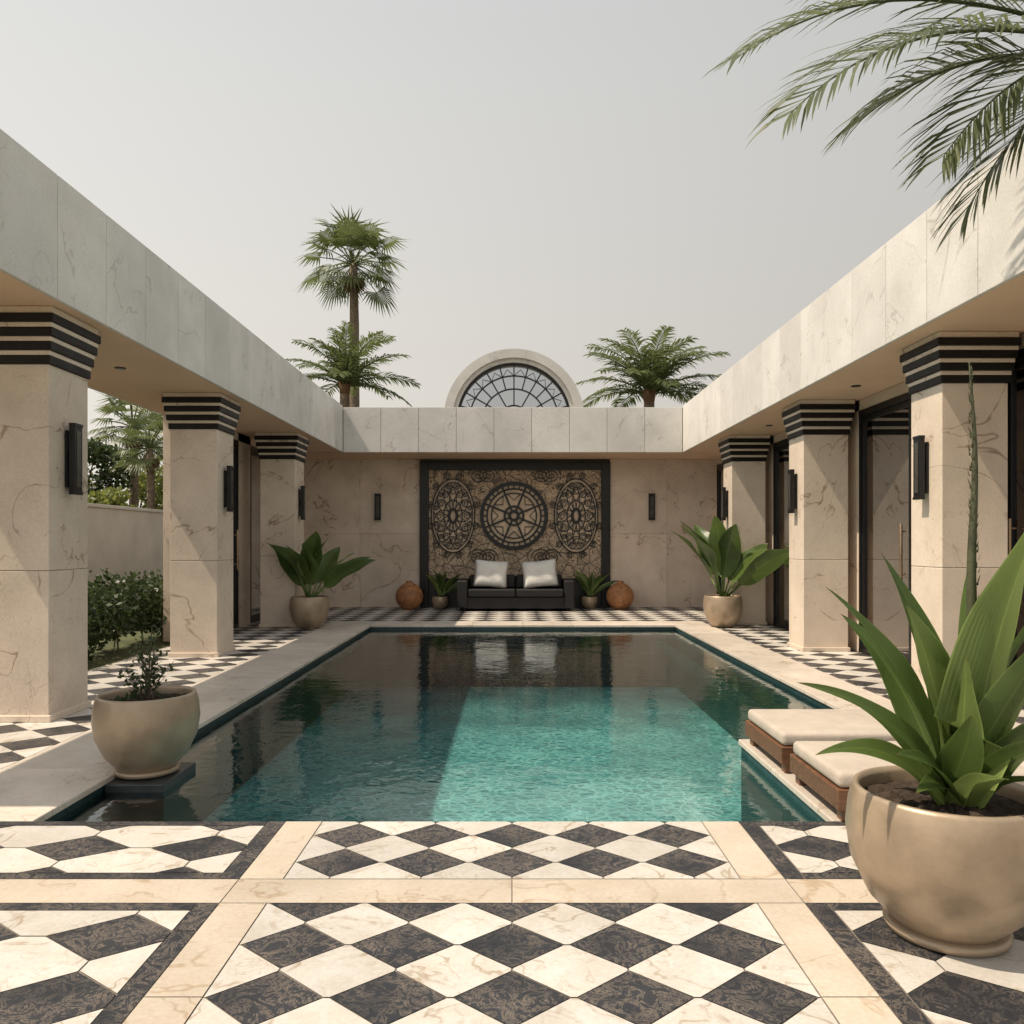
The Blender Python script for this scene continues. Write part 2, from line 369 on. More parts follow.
for (x0,x1) in ((-5.3,NX0),(NX1,5.3)):
    n=2
    for i in range(n):
        a=x0+(x1-x0)*i/n; b_=x0+(x1-x0)*(i+1)/n
        bw.box(a+.002,b_-.002,BW,BW+.045,.0,1.83,0); bw.box(a+.002,b_-.002,BW,BW+.045,1.834,HS-.004,0)
bw.build('back_wall',[M_wall,M_joint],villa,.003)
n_=MB()
fw=.22
n_.box(NX0,NX0+fw,BW-.10,BW+.03,.0,NZ1,0); n_.box(NX1-fw,NX1,BW-.10,BW+.03,.0,NZ1,0); n_.box(NX0+fw,NX1-fw,BW-.10,BW+.03,NZ1-.2,NZ1,0)
n_.box(NX0+fw,NX1-fw,BW-.02,BW+.035,.0,NZ1-.2,1)
n_.box(NX0+fw,NX1-fw,BW-.06,BW-.021,.0,.72,0)
n_.build('niche_frame',[M_frame,M_damask],villa,.008)
def medallion(name,cx,cz,rx,rz,kind):
    m=MB(); y=BW-.045
    N=56
    def ell(f,rad,y=y,nn=N): m.tube([(cx+rx*f*math.cos(2*PI*i/nn),y,cz+rz*f*math.sin(2*PI*i/nn)) for i in range(nn+1)],rad,4,0,.5,False)
    m.poly([(cx+rx*.98*math.cos(2*PI*i/N),BW-.026,cz+rz*.98*math.sin(2*PI*i/N)) for i in range(N)],1,.5)
    if kind=='wheel':
        ell(1.03,.065);ell(.86,.03);ell(.72,.022);ell(.30,.035);ell(.14,.05)
        for i in range(8):
            a=2*PI*i/8+PI/8
            m.tube([(cx+rx*.1*math.cos(a),y,cz+rz*.1*math.sin(a)),(cx+rx*.98*math.cos(a),y,cz+rz*.98*math.sin(a))],.032,4)
            a2=a+PI/8
            m.tube([(cx+rx*.72*math.cos(a2-.28),y,cz+rz*.72*math.sin(a2-.28)),(cx+rx*.5*math.cos(a2),y,cz+rz*.5*math.sin(a2)),(cx+rx*.72*math.cos(a2+.28),y,cz+rz*.72*math.sin(a2+.28))],.014,4)
        for i in range(32):
            a=2*PI*i/32; m.tube([(cx+rx*.86*math.cos(a),y,cz+rz*.86*math.sin(a)),(cx+rx*math.cos(a),y,cz+rz*math.sin(a))],.022,4)
    else:
        ell(1,.02);ell(.9,.014);ell(.42,.018);ell(.18,.05)
        for i in range(12):
            a0=2*PI*i/12
            for sg in (1,-1):
                pts=[]
                for q in range(13):
                    u=q/12; f=.2+.72*math.sin(u*PI*.5); a=a0+sg*(.85*u**1.1); pts.append((cx+rx*f*math.cos(a),y,cz+rz*f*math.sin(a)))
                m.tube(pts,.013,4)
            for f0,s0 in ((.66,.11),(.80,.07),(1.1,.10)):
                a1=a0+(.26 if f0>.7 else 0)
                bx,bz=cx+rx*f0*math.cos(a1),cz+rz*f0*math.sin(a1)
                m.tube([(bx+(s0-s0*.8*q/16)*math.cos(q*.68),y,bz+(s0-s0*.8*q/16)*math.sin(q*.68)) for q in range(17)],.013,4)
    m.build(name,[M_frame,M_disc],villa)
medallion('medallion_wheel',.05,2.28,.78,.78,'wheel')
medallion('medallion_oval',-1.47,2.28,.54,.92,'oval'); medallion('medallion_oval',1.60,2.28,.54,.92,'oval')
sc=MB()
for cx in (-.72,.85):
    for cz in (1.25,3.28):
        for sg in (1,-1):
            sc.tube([(cx+sg*(.05+.2-.19*q/26)*math.cos(q*.55)+sg*.12,BW-.045,cz+(.22-.19*q/26)*math.sin(q*.55)) for q in range(27)],.014,4)
sc.build('scrollwork',[M_frame],villa)

def pillar(x0,x1,y0,y1):
    m=MB(); 
    m.box(x0+.008,x1-.008,y0+.008,y1-.008,0,3.25,2)
    for a,b_ in ((.0,1.35),(1.354,3.20)): m.box(x0,x1,y0,y1,a,b_,0)
    m.box(x0-.025,x1+.025,y0-.025,y1+.025,.0,.06,0)
    z=3.20; n=4
    for i in range(n):
        o=.02+.022*i
        m.box(x0-o,x1+o,y0-o,y1+o,z,z+.078,1); z+=.078
        oo=o+.004
        if i<n-1: m.box(x0-oo,x1+oo,y0-oo,y1+oo,z,z+.042,0); z+=.042
    m.box(x0-.07,x1+.07,y0-.07,y1+.07,z,HS,0)
    m.build('pillar',[M_pillar,M_black,M_joint],villa,.007)
PL=[(-4.80,-4.14,y,y+.66) for y in (7.15,11.23,15.25)]
PRr=[(4.3,4.96,y,y+.62) for y in (8.0,11.8,15.65)]
for q_ in PL+PRr: pillar(*q_)

def sconce(x,y,z,nx,ny):
    m=MB(); h=.33
    if nx:
        xx=lambda a,b_:(min(x+nx*a,x+nx*b_),max(x+nx*a,x+nx*b_))
        m.box(*xx(0,.025),y-.05,y+.05,z-h*.8,z+h*.8,0); m.box(*xx(.025,.05),y-.03,y+.03,z-.05,z+.05,0)
        m.box(*xx(.05,.11),y-.07,y+.07,z-h,z-h+.03,0); m.box(*xx(.05,.11),y-.07,y+.07,z+h-.03,z+h,0)
        m.box(*xx(.05,.105),y-.065,y+.065,z-h+.03,z+h-.03,0); m.box(*xx(.1051,.109),y-.035,y+.035,z-h+.07,z+h-.07,1)
    else:
        m.box(x-.05,x+.05,y-.025,y,z-h*.8,z+h*.8,0); m.box(x-.03,x+.03,y-.05,y-.025,z-.05,z+.05,0)
        m.box(x-.08,x+.08,y-.13,y-.05,z-h,z-h+.03,0); m.box(x-.08,x+.08,y-.13,y-.05,z+h-.03,z+h,0)
        m.box(x-.075,x+.075,y-.125,y-.05,z-h+.03,z+h-.03,0); m.box(x-.04,x+.04,y-.129,y-.1251,z-h+.07,z+h-.07,1)
    m.build('wall_sconce',[M_frame,M_lens],None,.004)
for q_ in PL: sconce(q_[1],q_[2]+.30,2.38,1,0)
for q_ in PRr: sconce(q_[0],q_[2]+.30,2.38,-1,0)
sconce(-3.34,BW,2.5,0,-1); sconce(3.48,BW,2.5,0,-1)

M_bronze=plain('bronze_handle',(.42,.30,.19),.3,.8,.1)
def glazing(x,nx,y0,y1,panels,handles=True):
    m=MB(); zt=HS-.26
    X=lambda a,b_:(min(x+nx*a,x+nx*b_),max(x+nx*a,x+nx*b_))
    m.box(*X(-.06,.06),y0,y1,zt,zt+.1,0); m.box(*X(-.06,.06),y0,y1,.005,.07,0)
    L=(y1-y0)/panels
    for i in range(panels+1):
        yy=y0+L*i; m.box(*X(-.058,.058),max(y0,yy-.05),min(y1,yy+.05),.07,zt,0)
    for i in range(panels):
        a=y0+L*i+.05; b_=y0+L*(i+1)-.05
        m.box(*X(-.03,.04),a,a+.055,.072,zt-.002,0); m.box(*X(-.03,.04),b_-.055,b_,.072,zt-.002,0)
        m.box(*X(-.029,.039),a+.055,b_-.055,.072,.15,0); m.box(*X(-.029,.039),a+.055,b_-.055,zt-.07,zt-.002,0)
        m.box(*X(0,.008),a+.055,b_-.055,.15,zt-.07,1,.5)
        if handles:
            yy=b_-.13 if i%2==0 else a+.13
            hx=x+nx*.10
            m.tube([(hx,yy,1.1),(hx,yy,1.85)],.02,8,2)
            for zz in (1.2,1.75): m.tube([(x+nx*.035,yy,zz),(hx,yy,zz)],.012,6,2)
    m.build('glass_doors',[M_frame,M_glass,M_bronze],villa,.003)
XR=5.15; XL=-5.25
for (a,b_,n) in ((6.2,8.3,1),(8.66,11.75,2),(12.45,15.6,2),(16.3,19.9,2)): glazing(XR,-1,a,b_,n)
for (a,b_,n) in ((13.2,15.2,1),(15.9,19.9,2)): glazing(XL,1,a,b_,n)
wl=MB()
for a,b_ in ((5.97,6.2),(8.3,8.66),(11.75,12.45),(15.6,16.3),(19.9,20.04)): wl.box(XR-.05,XR+.2,a,b_,0,HS,0)
wl.box(XR-.05,XR+.2,6.2,19.9,HS-.16,HS-.001,0)
for a,b_ in ((13.0,13.2),(15.2,15.9),(19.9,20.04)): wl.box(XL-.2,XL+.05,a,b_,0,HS,0)
wl.box(XL-.2,XL+.05,13.2,19.9,HS-.16,HS-.001,0)
wl.box(XR+.2,9.,5.97,6.2,0,HS,0)
wl.box(8.8,9.0,6.2,20.4,0,HS,0)
wl.box(XL-.42,XL-.2,13.0,20.04,0,HS,0)
wl.build('side_walls',[M_wall],villa,.004)
it=MB(); it.poly([(XR+.2,6.2,0),(8.8,6.2,0),(8.8,20.04,0),(XR+.2,20.04,0)],0,.4)
it.build('interior_floor',[M_coping],villa)
cu=MB()
def curtain(x,y0,y1):
    n=int((y1-y0)/.03); prev=None
    for i in range(n+1):
        y=y0+(y1-y0)*i/n; xx=x+.035*math.sin(i*.95)+.01*math.sin(i*.37)
        a=cu.vert((xx,y,.03)); b_=cu.vert((xx,y,3.5))
        if prev: cu.face((prev[0],a,b_,prev[1]),0,.5,True)
        prev=(a,b_)
for a,b_ in ((8.7,9.3),(11.0,11.7),(12.5,13.1),(14.9,15.6),(6.3,6.9),(18.9,19.8)): curtain(XR+.28,a,b_)
M_curt=fabric('curtain_fabric',(.22,.19,.16))
cu.build('curtains',[M_curt],villa)

ar=MB(); ax,ay,az=.05,20.0,4.70; Ro,Ri=1.76,1.44; N=48
def arc(Rr,y,i): a=PI*i/N; return (ax+Rr*math.cos(a),y,az+Rr*math.sin(a))
for i in range(N):
    rr=.3+.12*(i//6%2)
    for (Ra,Rb,ya) in ((Ro,Ri+.10,ay),(Ri+.10,Ri,ay+.10)):
        ar.face([ar.vert(arc(Ra,ya,i)),ar.vert(arc(Rb,ya,i)),ar.vert(arc(Rb,ya,i+1)),ar.vert(arc(Ra,ya,i+1))],0,rr,False)
    ar.face([ar.vert(arc(Ri+.10,ay,i)),ar.vert(arc(Ri+.10,ay+.1,i)),ar.vert(arc(Ri+.10,ay+.1,i+1)),ar.vert(arc(Ri+.10,ay,i+1))],0,rr,True)
    ar.face([ar.vert(arc(Ri,ay+.1,i)),ar.vert(arc(Ri,ay+.7,i)),ar.vert(arc(Ri,ay+.7,i+1)),ar.vert(arc(Ri,ay+.1,i+1))],0,rr,True)
    ar.face([ar.vert(arc(Ro,ay,i)),ar.vert(arc(Ro,ay,i+1)),ar.vert(arc(Ro,ay+.7,i+1)),ar.vert(arc(Ro,ay+.7,i))],0,rr,True)
    ar.face([ar.vert(arc(Ro,ay+.7,i)),ar.vert(arc(Ro,ay+.7,i+1)),ar.vert(arc(Ri,ay+.7,i+1)),ar.vert(arc(Ri,ay+.7,i))],0,rr,False)
for f in (.98,.78,.55,.26): ar.tube([(ax+Ri*f*math.cos(PI*i/N),ay+.22,az+Ri*f*math.sin(PI*i/N)) for i in range(N+1)],.045 if f>.9 else .024,4,1)
for i in range(13):
    a=PI*i/12
    f0=.26 if i%2==0 else .55
    ar.tube([(ax+Ri*f0*math.cos(a),ay+.22,az+Ri*f0*math.sin(a)),(ax+Ri*.98*math.cos(a),ay+.22,az+Ri*.98*math.sin(a))],.022,4,1)
for i in range(12):
    a=PI*(i+.5)/12
    ar.tube([(ax+Ri*.78*math.cos(a-.13),ay+.22,az+Ri*.78*math.sin(a-.13)),(ax+Ri*.9*math.cos(a),ay+.22,az+Ri*.9*math.sin(a)),(ax+Ri*.78*math.cos(a+.13),ay+.22,az+Ri*.78*math.sin(a+.13))],.012,4,1)
ar.poly([(ax+Ri*.98*math.cos(PI*i/N),ay+.25,az+Ri*.98*math.sin(PI*i/N)) for i in range(N+1)],2,.5)
M_gclear=glassmat('clear_glass',(.5,.53,.56),.05)
ar.build('arched_window',[M_fascia,M_frame,M_gclear],villa)

gw=MB(); gw.box(-8.75,-8.5,2,30,-.05,2.33,0); gw.box(-8.79,-8.46,2,30,2.33,2.40,0); gw.build('garden_wall',[M_gwall],None,.01)

# ------------------------------------------------------------------ foliage functions
def leaf_quad(mb,p,size,m=0,up=.3):
    d=Vector((R.gauss(0,1),R.gauss(0,1),R.gauss(0,1)+up)).normalized()
    s_=d.cross(Vector((R.gauss(0,1),R.gauss(0,1),R.gauss(0,1)))).normalized()
    l=size*R.uniform(.7,1.4); wd=l*.32
    p=Vector(p); r_=R.random()
    mb.face([mb.vert(p),mb.vert(p+d*l*.5+s_*wd),mb.vert(p+d*l),mb.vert(p+d*l*.5-s_*wd)],m,r_)
def blob(mb,c,rad,n,size,m=0):
    for _ in range(n):
        d=Vector((R.gauss(0,1),R.gauss(0,1),R.gauss(0,1))).normalized()*(R.random()**.35)
        leaf_quad(mb,(c[0]+d.x*rad[0],c[1]+d.y*rad[1],c[2]+d.z*rad[2]),size,m)
h=MB()
y=7.0
while y<20.2:
    for k_ in range(2):
        zc=R.uniform(.42,.66); blob(h,(-6.1+R.uniform(-.2,.22),y+R.uniform(-.2,.2),zc),(R.uniform(.32,.45),R.uniform(.35,.5),R.uniform(.4,.58)),330,.085)
    y+=.42
for i in range(40):
    yy=R.uniform(7,20); h.tube([(-6.1+R.uniform(-.2,.2),yy,-.05),(-6.1+R.uniform(-.3,.3),yy+R.uniform(-.2,.2),.8)],.012,5,1)
h.build('hedge',[M_leafd,M_bark])

def tree(name,x,y,hgt,rad,mat,n=26,leaf=.16):
    m=MB(); m.tube([(x,y,-.05),(x+.1,y,hgt*.3),(x-.1,y+.1,hgt*.6)],[.16,.12,.08],8,1)
    for i in range(n):
        a=R.uniform(0,2*PI); rr=rad*R.random()**.5*.8; zc=hgt*R.uniform(.45,.95); rr*=1.15-.6*abs(zc/hgt-.62)
        c=(x+rr*math.cos(a),y+rr*math.sin(a),zc)
        m.tube([(x,y,hgt*.4),((x+c[0])/2,(y+c[1])/2,hgt*.55),c],[.06,.035,.012],5,1)
        blob(m,c,(rad*.32,rad*.32,rad*.25),170,leaf)
    m.build(name,[mat,M_bark])
tree('garden_tree',-13.6,24.5,4.9,1.7,M_leafd); tree('garden_tree',-11.2,21.5,3.3,1.2,M_leafy); tree('garden_tree',-14.2,30,4.8,2.0,M_leafy); tree('garden_tree',-9.5,25,3.2,1.2,M_leafy)
dt=MB()
for i in range(60):
    a=R.uniform(-60,60); yy=R.uniform(60,95); blob(dt,(a,yy,R.uniform(1,3.0)),(3,2,2.2),110,.75)
dt.build('distant_trees',[M_leafd])

def frond(mb,P0,P1,P2,n=44,ll=.4,wd=.014,m=0,hang=.35,rm=1,sweep=.75,rr=.012,roll=0.,t0=.10):
    P0,P1,P2=map(Vector,(P0,P1,P2)); path=[];
    for i in range(15):
        t=i/14; path.append(P0*(1-t)**2+P1*2*t*(1-t)+P2*t*t)
    mb.tube(path,[rr*(1.1-.9*i/14) for i in range(15)],5,rm)
    for i in range(n):
        t=t0+(1-t0)*i/(n-1)
        p=P0*(1-t)**2+P1*2*t*(1-t)+P2*t*t; tg=((P1-P0)*(1-t)+(P2-P1)*t).normalized()
        sd=tg.cross(Vector((0,0,1)));
        if sd.length<.05: sd=Vector((1,0,0))
        sd.normalize(); up=sd.cross(tg)
        sd,up=sd*math.cos(roll)+up*math.sin(roll),up*math.cos(roll)-sd*math.sin(roll)
        L=ll*(.35+.65*math.sin(PI*min(1,(t*.82+.14))))*R.uniform(.86,1.1)
        for sg in (1,-1):
            if R.random()<.03: continue
            fw_=sweep+.6*t+R.uniform(-.12,.12)
            d=(sd*sg+tg*fw_+up*R.uniform(.05,.38)).normalized()
            a=p; b_=p+d*L*.45; d2=(d+Vector((0,0,-hang*R.uniform(.5,1.4)))).normalized(); c0=b_+d2*L*.35; c_=c0+(d2+Vector((0,0,-hang*.5))).normalized()*L*.22
            wv=(d.cross(up)).normalized(); wv=(wv+up*R.uniform(-.5,.5)).normalized()*wd
            r_=R.random()
            i0=[mb.vert(a-wv*.35),mb.vert(a+wv*.35),mb.vert(b_+wv),mb.vert(b_-wv),mb.vert(c0+wv*.6),mb.vert(c0-wv*.6),mb.vert(c_)]
            mb.face((i0[0],i0[1],i0[2],i0[3]),m,r_); mb.face((i0[3],i0[2],i0[4],i0[5]),m,r_); mb.face((i0[5],i0[4],i0[6]),m,r_)

def feather_palm(name,x,y,hc,L,nf,trunk_r=.16,n=36,ll=.55,wd=.03,base=-.05,lean=0.):
    m=MB(); path=[(x+lean*(1-i/12)**2,y,base+(hc-base)*i/12) for i in range(13)]
    m.tube(path,[trunk_r*(1.25-.35*i/12)*(1+.06*(i%2)) for i in range(13)],10,1)
    c=Vector((x,y,hc)); m.tube([c-Vector((0,0,.35)),c+Vector((0,0,.15))],[trunk_r*.9,trunk_r*1.3],10,2)
    for i in range(nf):
        a=i*2.39996+R.uniform(-.2,.2); el=math.radians(8+76*((i+.5)/nf)+R.uniform(-7,7)) ; LL=L*R.uniform(.85,1.1)
        dv=Vector((math.cos(a)*math.cos(el),math.sin(a)*math.cos(el),math.sin(el)))
        p1=c+dv*LL*.66; hz=Vector((math.cos(a),math.sin(a),0))
        p2=p1+(hz*.62+Vector((0,0,-.6+.75*math.sin(el)))).normalized()*LL*.56*R.uniform(.85,1.15)
        frond(m,c,p1,p2,n,ll,wd,0,.55,0,.6,.03,R.uniform(-.3,.3))
    m.build(name,[M_palm,M_trunk,M_skirt]); 

def fan_palm(name,x,y,hc,Rl=1.0,nf=42,pet=1.0,tr=.2):
    m=MB(); N_=16; path=[(x+.25*math.sin(i/N_*2.2),y,-.05+(hc+.05)*i/N_) for i in range(N_+1)]
    m.tube(path,[tr*(1.3-.5*i/N_)*(1+.05*(i%2)) for i in range(N_+1)],12,1)
    c=Vector(path[-1])
    def fan(a,el,rl,pl,mat,dr):
        dv=Vector((math.cos(a)*math.cos(el),math.sin(a)*math.cos(el),math.sin(el)))
        pe=c+dv*pl+Vector((0,0,-.06*pl)); m.tube([c,c+dv*pl*.5+Vector((0,0,.02)),pe],[.03,.022,.018],5,mat)
        sd=dv.cross(Vector((0,0,1))).normalized(); up=sd.cross(dv)
        fd=(dv+Vector((0,0,-dr*.5))).normalized()
        K=22
        for i in range(K):
            th=math.radians(-100+200*i/(K-1)); d=(fd*math.cos(th)+sd*math.sin(th)+up*.12).normalized()
            l=rl*(1-.22*abs(th)/2.1)*R.uniform(.88,1.08)
            b_=pe+d*l*.55; e_=b_+(d+Vector((0,0,-dr*R.uniform(.7,1.9)))).normalized()*l*.5
            wv=d.cross(up).normalized()*rl*.036; r_=R.random()
            i0=[m.vert(pe),m.vert(b_+wv),m.vert(b_-wv),m.vert(e_)]
            m.face((i0[0],i0[1],i0[2]),mat,r_); m.face((i0[2],i0[1],i0[3]),mat,r_)
    for i in range(nf):
        fan(i*2.39996+R.uniform(-.2,.2),math.radians(-38+118*(i/nf)+R.uniform(-8,8)),Rl*R.uniform(.85,1.12),pet*R.uniform(.75,1.15),0,.55)
    for i in range(14):
        fan(i*2.39996,math.radians(R.uniform(-85,-62)),Rl*.5,pet*.45,2,.3)
    m.build(name,[M_palm,M_trunk,M_skirt])

fan_palm('fan_palm_tree',-6.55,32,12.75,1.2,32,1.3,.2)
feather_palm('palm_tree',-5.75,27.5,7.0,2.1,24,.17,34,.6)
feather_palm('palm_tree',4.80,28,6.8,2.5,28,.2,38,.75)
fan_palm('fan_palm_tree',-13.0,27,5.5,.85,24,.9,.14); fan_palm('fan_palm_tree',-11.35,24.6,4.5,.7,24,.75,.12)

# ------------------------------------------------------------------ near palm (trunk stands just right of the frame)
m=MB(); C=Vector((3.95,5.0,4.62))
m.tube([(3.95,5.0,0)]+[(3.95+.04*math.sin(i),5.0,4.5*i/14) for i in range(1,15)],[.15+.01*(i%2) for i in range(15)],12,1)
m.tube([(3.95,5,4.3),(3.95,5,4.7)],[.15,.2],12,2)
F=[((2.55,5.2,5.50),(1.50,5.2,4.78),.45),((2.45,4.75,4.95),(1.60,4.6,4.07),.5),((3.1,5.6,5.9),(2.2,5.9,5.95),.3),((3.0,5.3,5.0),(2.35,5.4,4.45),.2),
   ((3.2,4.9,4.75),(2.62,4.85,3.95),.5),((3.0,5.3,5.6),(2.15,5.4,5.35),.5),((3.4,5.1,4.65),(2.95,5.2,3.75),.3),
   ((4.9,5.0,5.5),(5.9,4.8,4.9),0),((4.3,4.1,5.5),(4.7,3.1,4.9),0),((4.6,5.4,6.0),(5.4,5.8,6.0),0),((4.0,4.2,5.0),(3.9,3.0,4.2),0),((4.1,5.1,5.8),(3.9,5.3,6.9),0)]
for a_,b_,ro in F: frond(m,C,a_,b_,58,.70,.0115,0,.42,0,.85,.016,ro,.16)
m.build('palm_tree',[M_palmf,M_trunk,M_skirt])

# ------------------------------------------------------------------ broad-leaf plants
def bleaf(mb,P0,P1,P2,w,twist=0.,m=0,fold=.25,shape=.55,wav=.0,r=None):
    P0,P1,P2=map(Vector,(P0,P1,P2)); n=22; K=6; rows=[]
    ph=R.uniform(0,6)
    for i in range(n+1):
        t=i/n; p=P0*(1-t)**2+P1*2*t*(1-t)+P2*t*t; tg=((P1-P0)*(1-t)+(P2-P1)*t).normalized()
        sd=tg.cross(Vector((0,0,1)))
        if sd.length<.15: sd=Vector((1,0.2,0)); sd=(sd-tg*sd.dot(tg))
        sd.normalize(); up=sd.cross(tg)
        ang=twist*(1-.3*t); sd2=sd*math.cos(ang)+up*math.sin(ang); up2=up*math.cos(ang)-sd*math.sin(ang)
        prof=(math.sin(PI*min(1,t**shape)) if t<1 else 0)
        ww=w*(.14*(1-t)+prof**.85 if prof>0 else .14*(1-t))
        row=[]
        for k_ in range(-K//2,K//2+1):
            u=k_/(K/2); off=sd2*u*ww+up2*(abs(u)**1.3*fold*ww+wav*ww*math.sin(t*11+ph+u*2)*abs(u))
            row.append(mb.vert(p+off,u,t))
        rows.append(row)
    r_=R.random() if r is None else r
    for a,b_ in zip(rows[:-1],rows[1:]):
        for k_ in range(K): mb.face((a[k_],a[k_+1],b_[k_+1],b_[k_]),m,r_,True)

pot_prof=lambda Rr,H:[(Rr*.50,0),(Rr*.52,.02*H),(Rr*.55,.04*H),(Rr*.78,.2*H),(Rr*.95,.45*H),(Rr*1.0,.68*H),(Rr*.97,.88*H),(Rr*.93,.97*H),(Rr*.915,1.0*H),(Rr*.87,1.0*H),(Rr*.85,.96*H),(Rr*.85,.85*H)]
def potobj(name,x,y,z,Rr,H,parent,saucer=True):
    m=MB(); 
    if saucer: m.lathe((x,y,z),[(Rr*.5,0),(Rr*.6,.01),(Rr*.62,.035),(Rr*.58,.045),(Rr*.3,.045)],64,0); z+=.03
    m.lathe((x,y,z),pot_prof(Rr,H),72,0)
    n=60; rings=[]
    for j in range(12):
        rr=Rr*.855*j/11
        rings.append([m.vert((x+rr*math.cos(2*PI*k/n),y+rr*math.sin(2*PI*k/n),z+H*.88+(R.uniform(-.014,.018) if 0<j<11 else 0)+.02*(1-j/11))) for k in range(n)])
    for a,b_ in zip(rings[:-1],rings[1:]):
        for k in range(n): m.face((a[k],a[(k+1)%n],b_[(k+1)%n],b_[k]),1,.3,False)
    return m.build(name,[M_pot,M_soil],parent)

# foreground plant
fp=empty('potted_agave_plant')
PX,PY=1.79,3.30
potobj('pot',PX,PY,0,.385,.555,fp)
m=MB(); B=Vector((PX+.03,PY,.50))
DX,DY=.09,.18
LV=[ # mid, tip, width, twist, mat
 ((1.60,3.05,1.08),(1.17,2.98,1.44),.085,1.05,0),((1.50,3.0,.98),(1.02,2.85,1.10),.06,.95,0),((1.48,3.1,.88),(1.14,3.0,.80),.055,.85,0),
 ((1.80,3.05,1.20),(2.10,3.1,1.80),.165,1.4,1),((1.74,3.2,1.15),(1.50,3.25,1.56),.065,1.2,0),((1.66,3.1,1.10),(1.53,3.1,1.36),.135,1.3,1),
 ((1.95,3.2,1.1),(2.22,3.25,1.40),.10,1.2,0),((1.95,3.0,.92),(2.25,2.9,1.02),.085,.95,0),((1.84,3.0,.95),(2.02,2.9,1.34),.085,1.3,0),
 ((1.60,2.95,.80),(1.38,2.86,.84),.055,.8,0),((1.68,2.92,.80),(1.60,2.76,1.0),.075,.35,0),((1.86,3.3,1.2),(1.98,3.4,1.66),.09,1.35,0),
 ((1.66,3.3,1.05),(1.40,3.42,1.30),.07,1.0,0),((1.82,2.92,.82),(1.93,2.76,.93),.075,.5,0),((1.60,3.2,.85),(1.34,3.25,.98),.055,.9,0),
 ((1.74,3.05,.88),(1.70,2.98,1.18),.08,1.45,1),((2.0,3.15,.85),(2.3,3.2,.78),.07,.9,0),((1.90,2.95,.78),(2.10,2.80,.70),.06,.5,0),
 ((1.72,2.93,.74),(1.72,2.74,.78),.06,.4,1),((1.62,3.0,.74),(1.45,2.85,.70),.05,.6,0)]
for md,tp,wd_,tw,mt in LV:
    b0=B+Vector((R.uniform(-.05,.05),R.uniform(-.05,.05),0)); bleaf(m,b0,(md[0]+DX,md[1]+DY,md[2]-.03),(tp[0]*1.055,tp[1]+DY,1.6+(tp[2]-1.6)*1.055),wd_,tw,mt,.26,.66,.09)
SX=1.95
sp=[(SX+.012*math.sin(i*.5)-.03*(i/20),3.35,.55+1.82*i/20) for i in range(21)]
m.tube(sp,[.022*(1-(i/20)**2)+.002 for i in range(21)],10,2)
for i in range(150):
    t_=i/150; z=.75+1.6*t_; a=i*2.4; rr=.020*(1-t_**1.8)+.002
    p_=Vector((SX-.03*(z-.55)/1.82,3.35,z)); d=Vector((math.cos(a),math.sin(a),0)); sdv=Vector((-math.sin(a),math.cos(a),0))
    m.face([m.vert(p_+d*rr-sdv*.006),m.vert(p_+d*rr+sdv*.006),m.vert(p_+d*(rr+.010)+Vector((0,0,.03)))],2,R.random())
M_spike=plain('flower_spike',(.06,.065,.03),.6,0,.4,20,.4)
m.build('leaves',[M_big,M_big2,M_spike],fp)

# left pot with twiggy shrub
lp=empty('potted_shrub')
potobj('pot',-2.60,5.70,-.032,.355,.535,lp)
m=MB()
for (dx,dz) in ((.03,1.0),(-.08,.62),(.12,.7),(.05,.85),(-.02,.78)):
    top=Vector((-2.60+dx,5.7+R.uniform(-.08,.08),dz)); m.tube([(-2.60+dx*.2,5.7,.43),(-2.60+dx*.5,5.7,.45+(dz-.45)*.5),top],[.009,.006,.003],5,1)
    for i in range(9):
        t_=.25+.75*i/8; q0=Vector((-2.60+dx*t_,5.7,.45+(dz-.45)*t_)); a=R.uniform(0,6.28)
        q1=q0+Vector((math.cos(a)*.1,math.sin(a)*.1,.07)); m.tube([q0,q1],.002,4,1)
        for _ in range(7): leaf_quad(m,q0.lerp(q1,R.random())+Vector((R.gauss(0,.015),R.gauss(0,.015),R.gauss(0,.015))),.036,0)
for _ in range(160):
    a=R.uniform(0,6.28); rr=R.uniform(.1,.28); leaf_quad(m,(-2.60+rr*math.cos(a),5.7+rr*math.sin(a),.46),.05,0,.8)
m.build('shrub',[M_leafd,M_bark],lp)

def midplant(x,y,Rr,H,hh,n,name='potted_banana_plant',wf=.15):
    e_=empty(name); potobj('pot',x,y,0,Rr,H,e_,False)
    m=MB()
    for i in range(n):
        a=i*2.39996; el=.72+.78*((i*5)%n)/n; L=hh*R.uniform(.85,1.15); b0=Vector((x,y,H*.85))
        hz=Vector((math.cos(a),math.sin(a),0)); md=b0+(hz*math.cos(el)+Vector((0,0,math.sin(el))))*L*.72
        tp=md+(hz*.9+Vector((0,0,math.sin(el)*1.5-.75))).normalized()*L*.42
        mid0=b0.lerp(md,.42); m.tube([b0,mid0],[.02,.014],6,0)
        bleaf(m,mid0,md,tp,wf*hh*R.uniform(.75,1.1),R.uniform(-1.1,1.1),0 if R.random()<.8 else 1,.2,.75,.10)
    m.build('leaves',[M_big,M_big2],e_)
midplant(-3.80,15.0,.37,.60,1.28,13,wf=.17); midplant(4.02,15.25,.37,.60,1.6,12,wf=.155)
midplant(-1.75,19.45,.2,.3,.7,12,'potted_fern_plant',.11); midplant(1.88,19.45,.2,.3,.7,12,'potted_fern_plant',.11)

